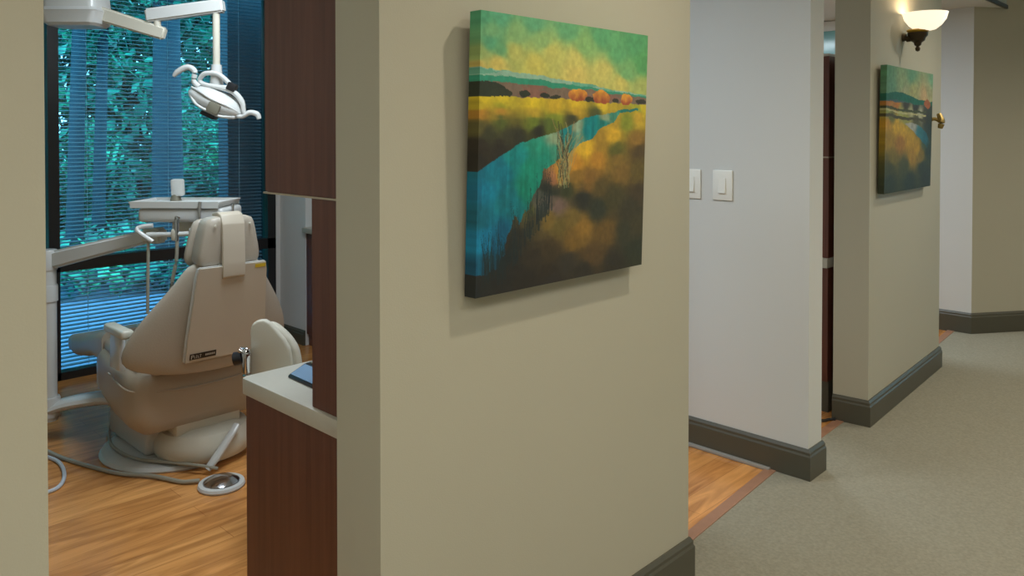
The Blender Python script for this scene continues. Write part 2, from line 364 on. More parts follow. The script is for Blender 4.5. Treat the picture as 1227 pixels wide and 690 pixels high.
MB().box(-1.935, -1.515, 1.052, 2.18, 1.275, 1.83).build('body', M['mahog'], wc)
MB().box(-1.954, -1.515, 1.050, 2.18, 1.270, 1.2745).build('bottom_edge', M['edge'], wc)
for a, b_ in ((1.055, 1.612), (1.618, 2.178)): MB().box(-1.953, -1.936, a, b_, 1.276, 1.829, bev=.002, seg=1).build('door', M['mahog'], wc)
sc_ = thing('shelf_cabinet', 'narrow mahogany upright cabinet between countertop and upper cabinet', 'cabinet', (-1.6, 1.6, .748))
MB().box(-1.722, -1.515, 1.056, 1.08, .749, 1.2695).build('side_panel', M['mahog'], sc_)
MB().box(-1.722, -1.515, 2.15, 2.178, .749, 1.2695).build('side_panel', M['mahog'], sc_)
MB().box(-1.54, -1.515, 1.08, 2.15, .749, 1.2695).build('back_panel', M['mahog'], sc_)
MB().box(-1.72, -1.54, 1.08, 2.15, 1.0, 1.02).build('shelf', M['mahog'], sc_)
# keypad on the counter
kp = thing('phone', 'small black desk phone with silver-blue front on the cream countertop', 'phone', (-1.87, 1.25, .748))
mt = Matrix.Translation((-1.885, 1.245, .7485)) @ Matrix.Rotation(R(88), 4, 'Z')
MB().prism([(-.115, 0), (.1, 0), (.1, .045), (-.062, .030), (-.112, .008)], 1, -.09, .09, bev=.004, mtx=mt).build('body', M['black'], kp)
MB().box(-.024, .024, -.08, .08, .0, .002, mtx=mt @ Matrix.Translation((-.087, 0, .0195)) @ Matrix.Rotation(R(-23.5), 4, 'Y')).build('display', M['silverblue'], kp)
kk = MB()
for i in range(4):
    for j in range(5): kk.box(-.055+i*.034, -.034+i*.034, -.07+j*.03, -.05+j*.03, 0, .006, bev=.001, seg=1, mtx=mt @ Matrix.Translation((0, 0, .0355)) @ Matrix.Rotation(R(-5.3), 4, 'Y'))
kk.build('keys', M['grey'], kp)
# side cabinet set in the back wall jog
s2 = thing('base_cabinet', 'dark mahogany cabinet edge against the pale back wall, beyond counter', 'cabinet', (-4.3, 3.0, 0))
MB().box(-4.69, -3.7, 2.85, 3.154, 0, .765).build('body', M['mahog'], s2)
for a in (-4.688, -4.192): MB().box(a, a+.49, 2.832, 2.849, .08, .76, bev=.002, seg=1).build('door', M['mahog'], s2)
MB().box(-4.694, -3.68, 2.80, 3.154, .7655, .80, bev=.004).build('top', M['counter'], s2)

# far treatment room cabinets seen through the second opening
bf = thing('base_cabinet', 'dark red-brown base cabinet seen through the gap beside the far painting wall', 'cabinet', (-1.9, 4.5, 0))
MB().box(-2.2, -1.64, 4.0, 5.2, .16, .742).build('body', M['mahog'], bf)
MB().box(-2.18, -1.64, 4.012, 5.19, 0, .159).build('toe_kick', M['base'], bf)
for a, b_ in ((4.004, 4.597), (4.603, 5.198)): MB().box(-2.218, -2.201, a, b_, .17, .738, bev=.002, seg=1).build('door', M['mahog'], bf)
o = MB().box(-2.23, -1.64, 3.99, 5.21, .743, .794, bev=.003).build('countertop', M['counter']); tag(origin(o, (-1.9, 4.5, .743)), 'pale countertop strip in the far gap between dark cabinets', 'countertop')
wf = thing('wall_cabinet', 'tall dark mahogany upper cabinet seen through the far gap', 'cabinet', (-1.8, 4.5, .795))
MB().box(-1.98, -1.64, 4.0, 5.2, 1.313, 1.825).build('body', M['mahog'], wf)
MB().box(-1.99, -1.64, 3.998, 5.2, 1.3065, 1.3125).build('bottom_edge', M['edge'], wf)
MB().box(-1.99, -1.64, 3.998, 5.2, 1.826, 1.838).build('top_edge', M['counter'], wf)
MB().box(-1.86, -1.64, 4.0, 5.2, .795, 1.306).build('lower_panel', M['mahog'], wf)
wn = MB(); wn.box(-3.3, -1.95, 6.29, 6.33, 2.04, 2.065); wn.box(-3.3, -1.95, 6.27, 6.33, 2.25, 2.325); wn.box(-3.3, -3.26, 6.29, 6.33, 2.04, 2.3); wn.box(-1.99, -1.95, 6.285, 6.33, 2.04, 2.3)
o = struct('window_3', wn, M['plate']); MB().box(-3.27, -1.98, 6.298, 6.306, 2.06, 2.26).build('pane', M['tint'], o)  # pane is opaque; its teal stands in for daylight passing through
o = MB().tube([(-1.66, 3.86, .008), (-1.64, 3.83, .010), (-1.60, 3.86, .009), (-1.585, 3.90, .009), (-1.56, 3.905, .014)], .007, n=8).build('cable', M['cable']); tag(origin(o, (-1.62, 3.87, 0)), 'short black cable end on floor at the far wall corner', 'cable')

# ------------------------------------------------------------------ light switches
def switch(x, label):
    y = 3.160 - .0 ; t = thing('light_switch', label, 'light switch', (x, y, 1.2))
    yy = 3.1555+(x+4.695)/3.32*.0095
    MB().box(x-.049, x+.049, yy-.009, yy-.0005, 1.134, 1.268, bev=.004).build('wall_plate', M['plate'], t)
    MB().prism([(yy-.0095, 1.234), (yy-.012, 1.234), (yy-.018, 1.166), (yy-.0095, 1.166)], 0, x-.018, x+.018, bev=.001, seg=1).build('rocker', M['plate'], t)
switch(-1.767, 'white rocker light switch on grey wall, fully in view')
switch(-1.925, 'white light switch half hidden by the edge of the painting wall')

# ------------------------------------------------------------------ downlights and added ceiling fill panels
def downlight(x, y, label, power=P_DOWN, rim=True):
    t = thing('downlight', label, 'downlight', (x, y, ZH))
    MB().lathe([(.085, -.002), (.085, -.010), (.065, -.012), (.06, -.004), (.06, -.002)], (x, y, ZH), 32).build('trim_ring', M['plate'], t)
    MB().lathe([(0, -.0035), (.058, -.0035), (.058, -.002), (0, -.002)], (x, y, ZH), 32).build('lens', M['diff'], t)
    s = spot('downlight_lamp', (x, y, ZH-.03), power, WARM, 150, 1, .045)
downlight(-.56, 1.85, 'recessed downlight in corridor ceiling in front of the river painting')
downlight(-.55, 4.95, 'recessed downlight in corridor ceiling in front of the far painting')
downlight(.35, 3.4, 'recessed downlight in the middle of the corridor ceiling', P_DOWN)
downlight(.3, .2, 'recessed downlight in corridor ceiling above the viewer', P_DOWN)
downlight(.3, 7.4, 'recessed downlight in corridor ceiling before the angled wall', P_DOWN*1.5)
def room_fill(x, y, label, power=P_OP, ZC=ZC):  # unseen ceiling panel, added to brighten the treatment rooms
    t = thing('fill_panel', label, 'fill light', (x, y, ZC))
    f = MB(); f.box(x-.62, x+.62, y-.32, y-.29, ZC-.02, ZC-.001); f.box(x-.62, x+.62, y+.29, y+.32, ZC-.02, ZC-.001)
    f.box(x-.62, x-.59, y-.29, y+.29, ZC-.02, ZC-.001); f.box(x+.59, x+.62, y-.29, y+.29, ZC-.02, ZC-.001); f.build('frame', M['plate'], t)
    MB().box(x-.59, x+.59, y-.29, y+.29, ZC-.012, ZC-.004).build('diffuser', M['diff'], t)
    area('room_fill_lamp', (x, y, ZC-.03), (1.15, .55), power, COOL)
def corridor_fill(x, y, label, power=P_CORR):  # unseen panel, added as broad fill to flatten and brighten the corridor
    t = thing('fill_panel', label, 'fill light', (x, y, ZH))
    f = MB(); f.box(x-.32, x-.29, y-.62, y+.62, ZH-.02, ZH-.001); f.box(x+.29, x+.32, y-.62, y+.62, ZH-.02, ZH-.001)
    f.box(x-.29, x+.29, y-.62, y-.59, ZH-.02, ZH-.001); f.box(x-.29, x+.29, y+.59, y+.62, ZH-.02, ZH-.001); f.build('frame', M['plate'], t)
    MB().box(x-.29, x+.29, y-.59, y+.59, ZH-.012, ZH-.004).build('diffuser', M['diff'], t)
    area('corridor_fill_lamp', (x, y, ZH-.03), (.55, 1.15), power, NEUT)
corridor_fill(.75, 1.3, 'added fill light panel on corridor ceiling beside the viewer')
corridor_fill(.75, 4.6, 'added fill light panel on corridor ceiling before the far painting wall')
corridor_fill(.6, -1.2, 'added fill light panel on corridor ceiling behind the viewer', P_CORR*3.4)
room_fill(-2.6, 1.5, 'unseen added fill light panel above the dental chair head end', ZC=ZN)
room_fill(-3.0, 4.8, 'unseen added fill light panel in the far treatment room', P_OP*1.1)

# ------------------------------------------------------------------ wall sconces
def sconce(x, y, z, ax, label):
    """ax = outward direction; x,y,z a point on the wall at rim height"""
    t = thing('wall_sconce', label, 'wall lamp', (x, y, z)); c = V(x, y, z)+Vector(ax)*.11
    pr = [(.03, -.092), (.055, -.086), (.085, -.064), (.108, -.034), (.118, 0), (.114, 0), (.104, -.032), (.082, -.060), (.053, -.080), (0, -.084)]
    pr = [(r_*.92, z_) for r_, z_ in pr]; MB().lathe([(0, -.092)]+pr, (c.x, c.y, c.z), 40).build('glass_bowl', M['bowl'], t)
    a = Vector(ax); d = c-a*.035
    MB().lathe([(0, -.104), (.044, -.100), (.056, -.090), (.052, -.084), (0, -.083)], (d.x, d.y, d.z), 32).build('bowl_collar', M['amber'], t)
    MB().lathe([(0, -.20), (.010, -.195), (.013, -.182), (.007, -.172), (.016, -.166), (.020, -.152), (.034, -.142), (.038, -.128), (.048, -.116), (.050, -.100), (0, -.099)], (d.x, d.y, d.z), 32).build('finial', M['bronze'], t)
    b = MB(); b.tube([V(x, y, z)+a*.002+V(0, 0, -.12), V(x, y, z)+a*.02+V(0, 0, -.12)], [.022, .018], n=24, smooth=0); b.tube([V(x, y, z)+a*.02+V(0, 0, -.13), d+V(0, 0, -.125)], .016, n=12, smooth=0); b.build('bracket', M['bronze'], t)
    l = bpy.data.lights.new('sconce_lamp', 'POINT'); l.energy = P_SCONCE; l.color = (1, .75, .45); l.shadow_soft_size = .03
    o = bpy.data.objects.new('sconce_lamp', l); COL.objects.link(o); o.location = c+V(0, 0, -.01)
sconce(-1.442, 4.47, 2.062, (.999, .042, 0), 'lit glass bowl wall sconce on bronze mount above the far painting')

# ------------------------------------------------------------------ paintings
def vnoise(x, y, seed):
    rs = np.random.RandomState(seed); g = rs.rand(64, 64)
    xi = np.floor(x).astype(int); yi = np.floor(y).astype(int); fx = x-xi; fy = y-yi
    fx = fx*fx*(3-2*fx); fy = fy*fy*(3-2*fy); a = lambda i, j: g[(xi+i) % 64, (yi+j) % 64]
    return (a(0, 0)*(1-fx)+a(1, 0)*fx)*(1-fy)+(a(0, 1)*(1-fx)+a(1, 1)*fx)*fy
def fbm(x, y, s, seed): return sum(vnoise(x*s*2**k, y*s*2**k, seed+k)/2**k for k in range(4))/1.875-.5
def idw(pts, U, Vv, p=3.0):
    num = np.zeros(U.shape+(3,)); den = np.zeros(U.shape)
    for u, v, c in pts:
        wt = 1/((U-u)**2+(1.3*(Vv-v))**2+2e-4)**(p/2); num += wt[..., None]*np.array(c); den += wt
    return num/den[..., None]
def lin(c): c = np.clip(c, 0, 255)/255; return np.where(c < .04045, c/12.92, ((c+.055)/1.055)**2.4)
def poly_mask(poly, U, Vv):
    ins = np.zeros(U.shape, bool); n = len(poly)
    for i in range(n):
        (x0, y0), (x1, y1) = poly[i], poly[(i+1) % n]
        if y0 == y1: continue
        c = ((y0 > Vv) != (y1 > Vv)) & (U < (x1-x0)*(Vv-y0)/(y1-y0)+x0); ins ^= c
    return ins
A_RIDGE = [(-0.012, 0.193), (0.089, 0.199), (0.209, 0.204), (0.348, 0.212), (0.554, 0.224), (0.762, 0.245), (1.022, 0.257)]
A_TEAL = [(-0.012, 0.220), (0.170, 0.221), (0.346, 0.227), (0.555, 0.237), (0.762, 0.252), (1.023, 0.264)]
A_PURP = [(-0.011, 0.245), (0.065, 0.238), (0.210, 0.246), (0.385, 0.248), (0.608, 0.252), (0.821, 0.264), (1.023, 0.268)]
A_FIELD = [(-0.009, 0.297), (0.212, 0.293), (0.421, 0.291), (0.664, 0.298), (1.024, 0.300)]
A_SKY = [(0.015, 0.022, (74,150,112)), (0.096, 0.019, (84,160,122)), (0.270, 0.020, (92,160,118)), (0.459, 0.014, (95,160,112)), (0.669, 0.027, (84,152,104)), (0.900, 0.035, (80,148,98)), (0.056, 0.070, (110,164,114)), (0.182, 0.070, (128,172,112)), (0.057, 0.105, (80,152,114)), (0.099, 0.125, (96,156,108)), (0.318, 0.077, (135,172,108)), (0.564, 0.079, (125,170,105)), (0.784, 0.086, (90,156,104)), (0.965, 0.119, (82,148,90)), (-0.001, 0.155, (140,165,100)), (0.167, 0.131, (176,178,96)), (0.366, 0.117, (184,182,98)), (0.088, 0.172, (198,180,94)), (0.275, 0.166, (188,180,90)), (0.515, 0.138, (192,184,100)), (0.517, 0.190, (196,180,98)), (0.702, 0.170, (190,182,100)), (0.846, 0.172, (110,162,104)), (0.819, 0.215, (190,180,96)), (0.970, 0.226, (160,170,96)), (-0.001, 0.178, (190,168,90))]
A_LAND = [(0.023, 0.306, (206,184,40)), (0.104, 0.304, (208,186,42)), (0.279, 0.302, (206,182,40)), (0.105, 0.331, (148,148,40)), (0.003, 0.330, (180,160,40)), (0.106, 0.354, (182,136,46)), (0.004, 0.359, (172,124,42)), (0.281, 0.345, (176,150,46)), (0.107, 0.387, (76,88,40)), (0.005, 0.391, (84,80,40)), (0.282, 0.388, (100,116,40)), (0.376, 0.394, (82,98,40)), (0.046, 0.425, (54,56,36)), (0.151, 0.431, (56,56,38)), (0.306, 0.413, (38,38,28)), (0.007, 0.469, (44,38,28)), (-0.011, 0.517, (38,34,26)), (0.110, 0.485, (40,36,28)), (0.194, 0.440, (44,44,32)), (0.521, 0.307, (208,178,42)), (0.522, 0.330, (184,150,42)), (0.681, 0.313, (206,178,44)), (0.399, 0.362, (122,134,40)), (0.498, 0.363, (60,62,40)), (0.397, 0.323, (190,160,42)), (0.655, 0.341, (70,76,40)), (0.794, 0.314, (170,150,44)), (0.974, 0.309, (196,176,44)), (0.944, 0.321, (140,150,44)), (0.770, 0.425, (198,158,42)), (0.945, 0.342, (190,154,46)), (0.855, 0.372, (122,132,42)), (0.779, 0.359, (170,140,44)), (0.938, 0.454, (134,102,42)), (0.952, 0.494, (76,62,36)), (0.796, 0.495, (86,88,36)), (0.698, 0.466, (150,120,40)), (0.596, 0.482, (208,168,42)), (0.668, 0.527, (172,124,42)), (0.520, 0.550, (188,134,42)), (0.436, 0.583, (194,142,50)), (0.393, 0.597, (154,104,72)), (0.835, 0.584, (118,92,42)), (0.957, 0.588, (92,78,36)), (0.804, 0.537, (120,96,40)), (0.623, 0.610, (124,92,42)), (0.533, 0.603, (130,100,42)), (0.478, 0.640, (52,58,36)), (0.578, 0.688, (40,42,36)), (0.782, 0.687, (66,62,36)), (0.695, 0.651, (84,72,38)), (0.431, 0.705, (112,92,86)), (0.386, 0.680, (96,84,74)), (0.897, 0.747, (56,52,36)), (0.404, 0.643, (44,48,38)), (0.346, 0.621, (40,44,36)), (0.671, 0.732, (46,50,38)), (0.583, 0.806, (134,102,42)), (0.737, 0.833, (98,76,36)), (0.532, 0.845, (112,86,36)), (0.433, 0.774, (98,86,42)), (0.513, 0.760, (110,92,44)), (0.877, 0.846, (56,56,40)), (0.941, 0.917, (46,50,36)), (0.489, 0.933, (50,46,38)), (0.657, 0.922, (82,64,36)), (0.794, 0.969, (46,42,32)), (0.397, 0.983, (42,38,34)), (0.600, 0.980, (44,40,32)), (0.290, 0.762, (72,64,40)), (0.379, 0.756, (112,92,42)), (0.270, 0.713, (76,78,46)), (0.330, 0.699, (92,88,78)), (0.314, 0.651, (70,74,66)), (0.206, 0.813, (42,40,32)), (0.294, 0.881, (48,42,32)), (0.170, 0.895, (36,34,30)), (0.383, 0.872, (60,50,32)), (0.386, 0.953, (45,38,28)), (0.050, 0.970, (34,35,33)), (-0.022, 0.983, (28,34,36)), (0.256, 0.964, (38,34,28)), (0.125, 0.965, (34,33,30)), (0.937, 0.822, (62,58,38)), (0.961, 0.679, (64,54,36))]
A_WATER = [(0.032, 0.629, (0,114,146)), (0.113, 0.574, (0,114,136)), (0.197, 0.516, (8,124,126)), (0.265, 0.549, (10,128,106)), (0.245, 0.625, (6,120,100)), (0.158, 0.666, (6,112,126)), (0.014, 0.716, (0,98,120)), (0.017, 0.804, (0,116,156)), (0.119, 0.799, (0,92,124)), (0.008, 0.905, (0,78,108)), (0.081, 0.899, (18,72,92)), (0.309, 0.488, (30,134,112)), (0.402, 0.451, (132,156,126)), (0.399, 0.489, (60,140,118)), (0.476, 0.441, (6,114,120)), (0.480, 0.419, (8,112,118)), (0.535, 0.402, (132,152,126)), (0.532, 0.438, (90,136,118)), (0.604, 0.408, (0,114,120)), (0.640, 0.375, (0,116,120)), (0.711, 0.357, (134,152,122)), (0.695, 0.391, (20,116,112)), (0.767, 0.346, (60,130,110)), (0.853, 0.326, (20,110,105)), (0.333, 0.519, (20,126,108)), (0.071, 0.558, (0,108,132))]
A_RIVER = [(-0.069, 0.536), (-0.007, 0.555), (0.060, 0.528), (0.138, 0.494), (0.186, 0.467), (0.253, 0.453), (0.302, 0.441), (0.377, 0.428), (0.449, 0.407), (0.514, 0.386), (0.591, 0.359), (0.693, 0.348), (0.747, 0.341), (0.800, 0.327), (0.937, 0.317), (0.938, 0.326), (0.813, 0.340), (0.768, 0.380), (0.674, 0.412), (0.637, 0.445), (0.558, 0.460), (0.491, 0.502), (0.426, 0.528), (0.381, 0.549), (0.342, 0.561), (0.327, 0.607), (0.293, 0.653), (0.261, 0.697), (0.230, 0.723), (0.174, 0.764), (0.150, 0.814), (0.136, 0.864), (0.110, 0.903), (0.051, 0.925), (-0.024, 0.921), (-0.078, 0.920)]
A_BUSH = [(0.010, 0.275, (27,11,(40,50,36))), (0.104, 0.283, (12,6,(44,52,38))), (0.229, 0.279, (7,4,(40,48,36))), (0.337, 0.281, (6,3,(42,48,38))), (0.396, 0.285, (7,2.5,(46,50,38))), (0.609, 0.288, (7,3,(50,48,38))), (0.781, 0.290, (5,3,(50,48,38))), (0.961, 0.288, (9,3,(52,50,40)))]
A_TREES = [(0.530, 0.273, (12,7.5,0)), (0.685, 0.277, (12,8,0)), (0.857, 0.284, (8,7,0))]

def line(pts, U): p = np.array(pts); return np.interp(U, p[:, 0], p[:, 1])
def art_river(U, Vv):
    u = U+fbm(U, Vv, 18, 3)*.016+fbm(U, Vv, 50, 4)*.008; v = Vv+fbm(U, Vv, 18, 9)*.012+fbm(U, Vv, 50, 6)*.006
    uu = U+fbm(U*.7, Vv*2, 11, 61)*.035; vv = Vv+fbm(U*.7, Vv*2, 11, 67)*.022
    col = idw(A_SKY, uu, vv, 4)
    jit = fbm(U, Vv*0, 22, 21)*.012
    k = v > line(A_RIDGE, U)+jit*.5; col[k] = np.array((134, 172, 152))
    k = k & (fbm(U*.6, Vv*3, 16, 33) > .06); col[k] = np.array((96, 158, 136))
    k = v > line(A_TEAL, U)+jit*.5; col[k] = (44, 136, 110)
    k = v > line(A_PURP, U)+jit; col[k] = np.array((116, 98, 84)); k = k & (fbm(U*.7, Vv*2, 18, 35) > .05); col[k] = np.array((128, 92, 80))
    H = line(A_FIELD, U)
    for cu, cv, (ru, rv, cc) in A_BUSH:
        k = ((u-cu)/(ru/215))**2+((v-cv)/(rv/310))**2 < 1; col[k] = cc
    L = idw(A_LAND, u, v+(fbm(U*.5, Vv*4, 10, 63)*.03), 4.2); k = v > H; col[k] = L[k]
    for cu, cv, (ru, rv, _) in A_TREES:
        du, dv = (u-cu)/(ru/205), (v-cv)/(rv/290); d = du**2+dv**2; mm = np.clip(.5+.6*dv+.3*fbm(U, Vv, 40, 77)*4, 0, 1)[..., None]
        cc = np.array((212, 150, 52))*(1-mm)+np.array((150, 76, 46))*mm; k = d+fbm(U, Vv, 50, 78)*.6 < 1; col[k] = cc[k]
    low = np.clip((Vv-.5)*4, 0, 1)*np.clip((U-.06)*9, 0, 1)
    k = poly_mask(A_RIVER, u+fbm(U, Vv, 30, 79)*.012, v+fbm(U*3, Vv*.7, 14, 71)*.12*low)
    rc = idw(A_WATER, uu, v, 4.5); stk = (fbm(U*5, Vv*.4, 12, 55))[..., None]*46; col[k] = (rc+stk*np.array((.5, 1, 1)))[k]
    rs = np.random.RandomState(5)
    for i in range(60):
        u0 = rs.uniform(.40, .53); v0 = rs.uniform(.56, .64); ln = rs.uniform(.08, .21); tl = rs.uniform(-.45, .55)
        cc = [(160, 150, 100), (60, 60, 42), (150, 120, 78), (46, 46, 36), (128, 142, 104)][i % 5]
        tt = (v0-Vv)/ln; k = (tt > 0) & (tt < 1) & (np.abs(U-(u0*.45+.25+tl*ln*tt*tt+.006*np.sin(tt*9+i))) < .0024); col[k] = col[k]*.35+np.array(cc)*.65
    for i in range(110):
        u0 = rs.uniform(.03, .40); v0 = .97-.9*max(0, u0-.13)-rs.uniform(0, .06); ln = rs.uniform(.05, .20); tl = rs.uniform(-.2, .22)
        tt = (v0-Vv)/ln; k = (tt > 0) & (tt < 1) & (np.abs(U-(u0+tl*ln*tt*tt)) < .0036*(1.15-tt)); col[k] = col[k]*.45+np.array((22, 36, 38))*.55
    col = col*(1+fbm(U, Vv, 60, 80)[..., None]*.22)
    return lin(col*1.04)
def art_hills(U, Vv):
    u = U+fbm(U, Vv, 12, 13)*.035; v = Vv+fbm(U, Vv, 12, 19)*.025
    col = idw([(0, .05, (86, 136, 100)), (.5, .05, (90, 140, 108)), (1, .05, (104, 150, 118)), (.3, .13, (132, 154, 110)), (.55, .17, (152, 152, 100)), (.9, .16, (150, 152, 112)), (.1, .15, (90, 135, 105)), (.8, .20, (176, 150, 108)), (.35, .19, (146, 150, 112))], u, v)
    R_ = np.interp(u, [0, .2, .45, .7, 1], [.215, .195, .215, .24, .25]); k = v > R_; col[k] = (18, 92, 74)
    k = v > R_+.055+.02*u; col[k] = (64, 88, 88)
    L = idw([(.05, .30, (168, 104, 34)), (.2, .29, (170, 108, 36)), (.4, .30, (52, 44, 34)), (.6, .31, (44, 42, 34)), (.95, .30, (48, 54, 42)),
             (.05, .35, (140, 150, 74)), (.3, .36, (150, 154, 84)), (.5, .35, (160, 160, 120)), (.7, .37, (168, 168, 140)), (.85, .37, (50, 46, 36)), (.1, .395, (88, 96, 50)), (.4, .405, (140, 144, 66)), (.65, .41, (70, 70, 44)), (.9, .43, (44, 48, 38)),
             (.05, .44, (176, 130, 24)), (.2, .47, (188, 150, 18)), (.35, .50, (186, 148, 20)), (.08, .58, (146, 118, 22)), (.3, .60, (150, 104, 26)), (.5, .60, (172, 136, 22)), (.65, .66, (164, 128, 24)), (.55, .72, (150, 116, 26)), (.75, .72, (120, 100, 28)),
             (.15, .72, (110, 96, 24)), (.1, .80, (60, 62, 28)), (.4, .80, (62, 66, 34)), (.8, .82, (40, 48, 34)), (.1, .92, (38, 48, 30)), (.5, .93, (34, 46, 36)), (.9, .92, (38, 44, 36)), (.92, .68, (34, 48, 40)), (.97, .5, (34, 44, 36)), (.85, .62, (60, 74, 50))], u, v, 4)
    k = v > .275+.01*u; col[k] = L[k]
    for a, b_, w_, cc in ((.325, .36, .010, (60, 66, 34)), (.385, .43, .012, (66, 60, 32)), (.345, .39, .006, (176, 172, 120))):
        c = a+(b_-a)*u+fbm(U, Vv*0, 9, 41)*.02; k = (np.abs(v-c) < w_) & (u < .85); col[k] = cc
    k = ((u-.88)/.08)**2+((v-.275)/.045)**2+fbm(U, Vv, 20, 99) < .8; col[k] = (150, 84, 44)
    k = poly_mask([(.38, .445), (.52, .435), (.72, .47), (.88, .53), (.95, .60), (.9, .66), (.74, .58), (.55, .505)], u, v); rc = idw([(.42, .45, (160, 158, 148)), (.58, .46, (150, 154, 150)), (.7, .51, (40, 104, 116)), (.85, .58, (30, 92, 108)), (.92, .63, (28, 66, 70))], u, v); col[k] = rc[k]
    return lin(col*(1+fbm(U, Vv, 40, 90)[..., None]*.3))
def canvas(name_label, cat_label, fn, yA, yB, zT, zB, xT, xB, th, back, n=360, slope=0):
    """canvas with painted front and wrapped sides, hung with the top leaning a little out"""
    t = thing('painting', name_label, 'painting', (back[0], (yA+yB)/2, zB))
    gu = np.linspace(0, 1, n); U, Vv = np.meshgrid(gu, gu); colr = fn(U, Vv)
    bm = bmesh.new(); cl = bm.loops.layers.float_color.new('Col')
    def P(u, v, dd=0): y = yA+(yB-yA)*u; return V(xT+(xB-xT)*v+slope*(y-yA)-dd, y, zT+(zB-zT)*v)
    G = [[bm.verts.new(P(gu[j], gu[i])) for j in range(n)] for i in range(n)]
    def face(vs, cs):
        f = bm.faces.new(vs)
        for l, c in zip(f.loops, cs): l[cl] = (*c, 1)
    for i in range(n-1):
        for j in range(n-1): face((G[i][j], G[i+1][j], G[i+1][j+1], G[i][j+1]), (colr[i, j], colr[i+1, j], colr[i+1, j+1], colr[i, j+1]))
    idx = [(i, 0) for i in range(n)]+[(n-1, j) for j in range(1, n)]+[(i, n-1) for i in range(n-2, -1, -1)]+[(0, j) for j in range(n-2, 0, -1)]
    B = [bm.verts.new(P(gu[j], gu[i], th)) for i, j in idx]; m_ = len(idx)
    for k in range(m_):
        a, b_ = idx[k], idx[(k+1) % m_]; ca, cb = colr[a], colr[b_]
        face((G[a[0]][a[1]], B[k], B[(k+1) % m_], G[b_[0]][b_[1]]), (ca, ca, cb, cb))
    f = bm.faces.new(B)
    for l in f.loops: l[cl] = (.3, .27, .2, 1)
    bmesh.ops.recalc_face_normals(bm, faces=bm.faces)
    mb = MB(); mb.b.free(); mb.b = bm; mb.build('canvas', M['art'], t, angle=40)
    # hanging bar on the wall behind
    yc = (yA+yB)/2; MB().box(back[0]+.0005, back[1], yc-.15, yc+.15, zT-.10, zT-.07).build('hanging_bar', M['edge'], t)
V_ = 0
canvas('landscape canvas of a blue river through golden fields, on the near beige wall', 'painting', art_river, 1.222, 1.875, 1.708, 1.055, -1.285, -1.305, .036, (-1.35, -1.325))
canvas('smaller-looking far canvas of golden hills below the lit sconce', 'painting', art_hills, 4.045, 4.885, 1.768, 1.133, -1.375, -1.385, .030, (-1.455, -1.43), n=200, slope=-.042)
gb = MB(); gb.tube([(-1.455, 4.93, 1.50), (-1.42, 4.945, 1.515), (-1.39, 4.955, 1.50)], .010, n=8); gb.tube([(-1.39, 4.95, 1.46), (-1.385, 4.955, 1.50), (-1.40, 4.96, 1.545)], [.013, .02, .012], n=8)
o = gb.build('wall_hook', M['brass']); tag(origin(o, (-1.40, 4.95, 1.5)), 'small brass-coloured fitting on wall at right edge of far painting', 'hook')

# ------------------------------------------------------------------ dental chair
CY = 1.52
ch = thing('dental_chair', 'taupe reclining dental chair on white base facing the window', 'dental chair', (-3.62, CY, 0))
MB().lathe([(0, 0), (.325, 0), (.33, .008), (.32, .022), (.28, .028), (0, .028)], (-3.62, CY, 0), 64).build('base_plate', M['white'], ch)
# pump cover (front box) and round cover
MB().prism([(-3.93, .028), (-3.50, .028), (-3.46, .15), (-3.50, .27), (-3.91, .27), (-3.94, .2)], 1, CY-.2, CY+.2, bev=.02, seg=3).build('pump_cover', M['white'], ch)
MB().lathe([(0, .028), (.19, .028), (.205, .05), (.205, .10), (.18, .14), (.13, .155), (0, .155)], (-3.43, CY+.03, 0), 48).build('round_cover', M['cream'], ch)
MB().box(-3.62, -3.34, CY-.13, CY+.16, .12, .27, bev=.012).build('lift_column', M['cream'], ch)
MB().tube([(-3.235, 1.61, .165), (-3.215, 1.565, .125), (-3.205, 1.50, .06), (-3.205, 1.462, .022)], [.012, .014, .016, .014], n=10, flat=1.3).build('release_pedal', M['white'], ch)
MB().box(-3.9, -3.66, CY-.27, CY+.27, .25, .40, bev=.03, seg=3).build('seat_frame', M['white'], ch)
# upholstered seat: rounded section lofted along x
rings = []
for x, hw, zb, zt in ((-3.96, .20, .36, .42), (-3.93, .25, .30, .46), (-3.80, .285, .235, .475), (-3.60, .30, .20, .465), (-3.46, .305, .19, .455), (-3.375, .302, .195, .452), (-3.338, .285, .215, .44), (-3.325, .25, .25, .41)):
    r = min(.07, (zt-zb)/2-.005, hw*.5); c = (zt+zb)/2; hh = (zt-zb)/2; ring = []
    for a, b_ in rrect(hw, hh, r, 5):
        bulge = (1-(a/hw)**4)*.04 if b_ < 0 else 0; ring.append((x, CY+a, c+b_-bulge))
    rings.append(ring)
st = MB().loft(rings).build('seat_shell', M['shell'], ch, angle=60)
rings = []
for x, hw, zb, zt in ((-3.95, .20, .44, .47), (-3.9, .25, .43, .50), (-3.6, .28, .43, .492), (-3.38, .275, .43, .47), (-3.33, .23, .425, .455), (-3.31, .19, .43, .445)):
    r = min(.03, (zt-zb)/2-.002); rings.append([(x, CY+a, (zt+zb)/2+b_) for a, b_ in rrect(hw, (zt-zb)/2, r, 4)])
MB().loft(rings).build('seat_cushion', M['vinyl'], ch, angle=60)
# piping seam under the back of the seat
pts = [(-3.60, CY-.312, .40), (-3.42, CY-.315, .375), (-3.345, CY-.275, .365), (-3.322, CY-.15, .352), (-3.318, CY, .346), (-3.322, CY+.15, .352), (-3.345, CY+.275, .365), (-3.42, CY+.315, .375)]
MB().tube(pts, .0045, n=8).build('seam_piping', M['shell'], ch)
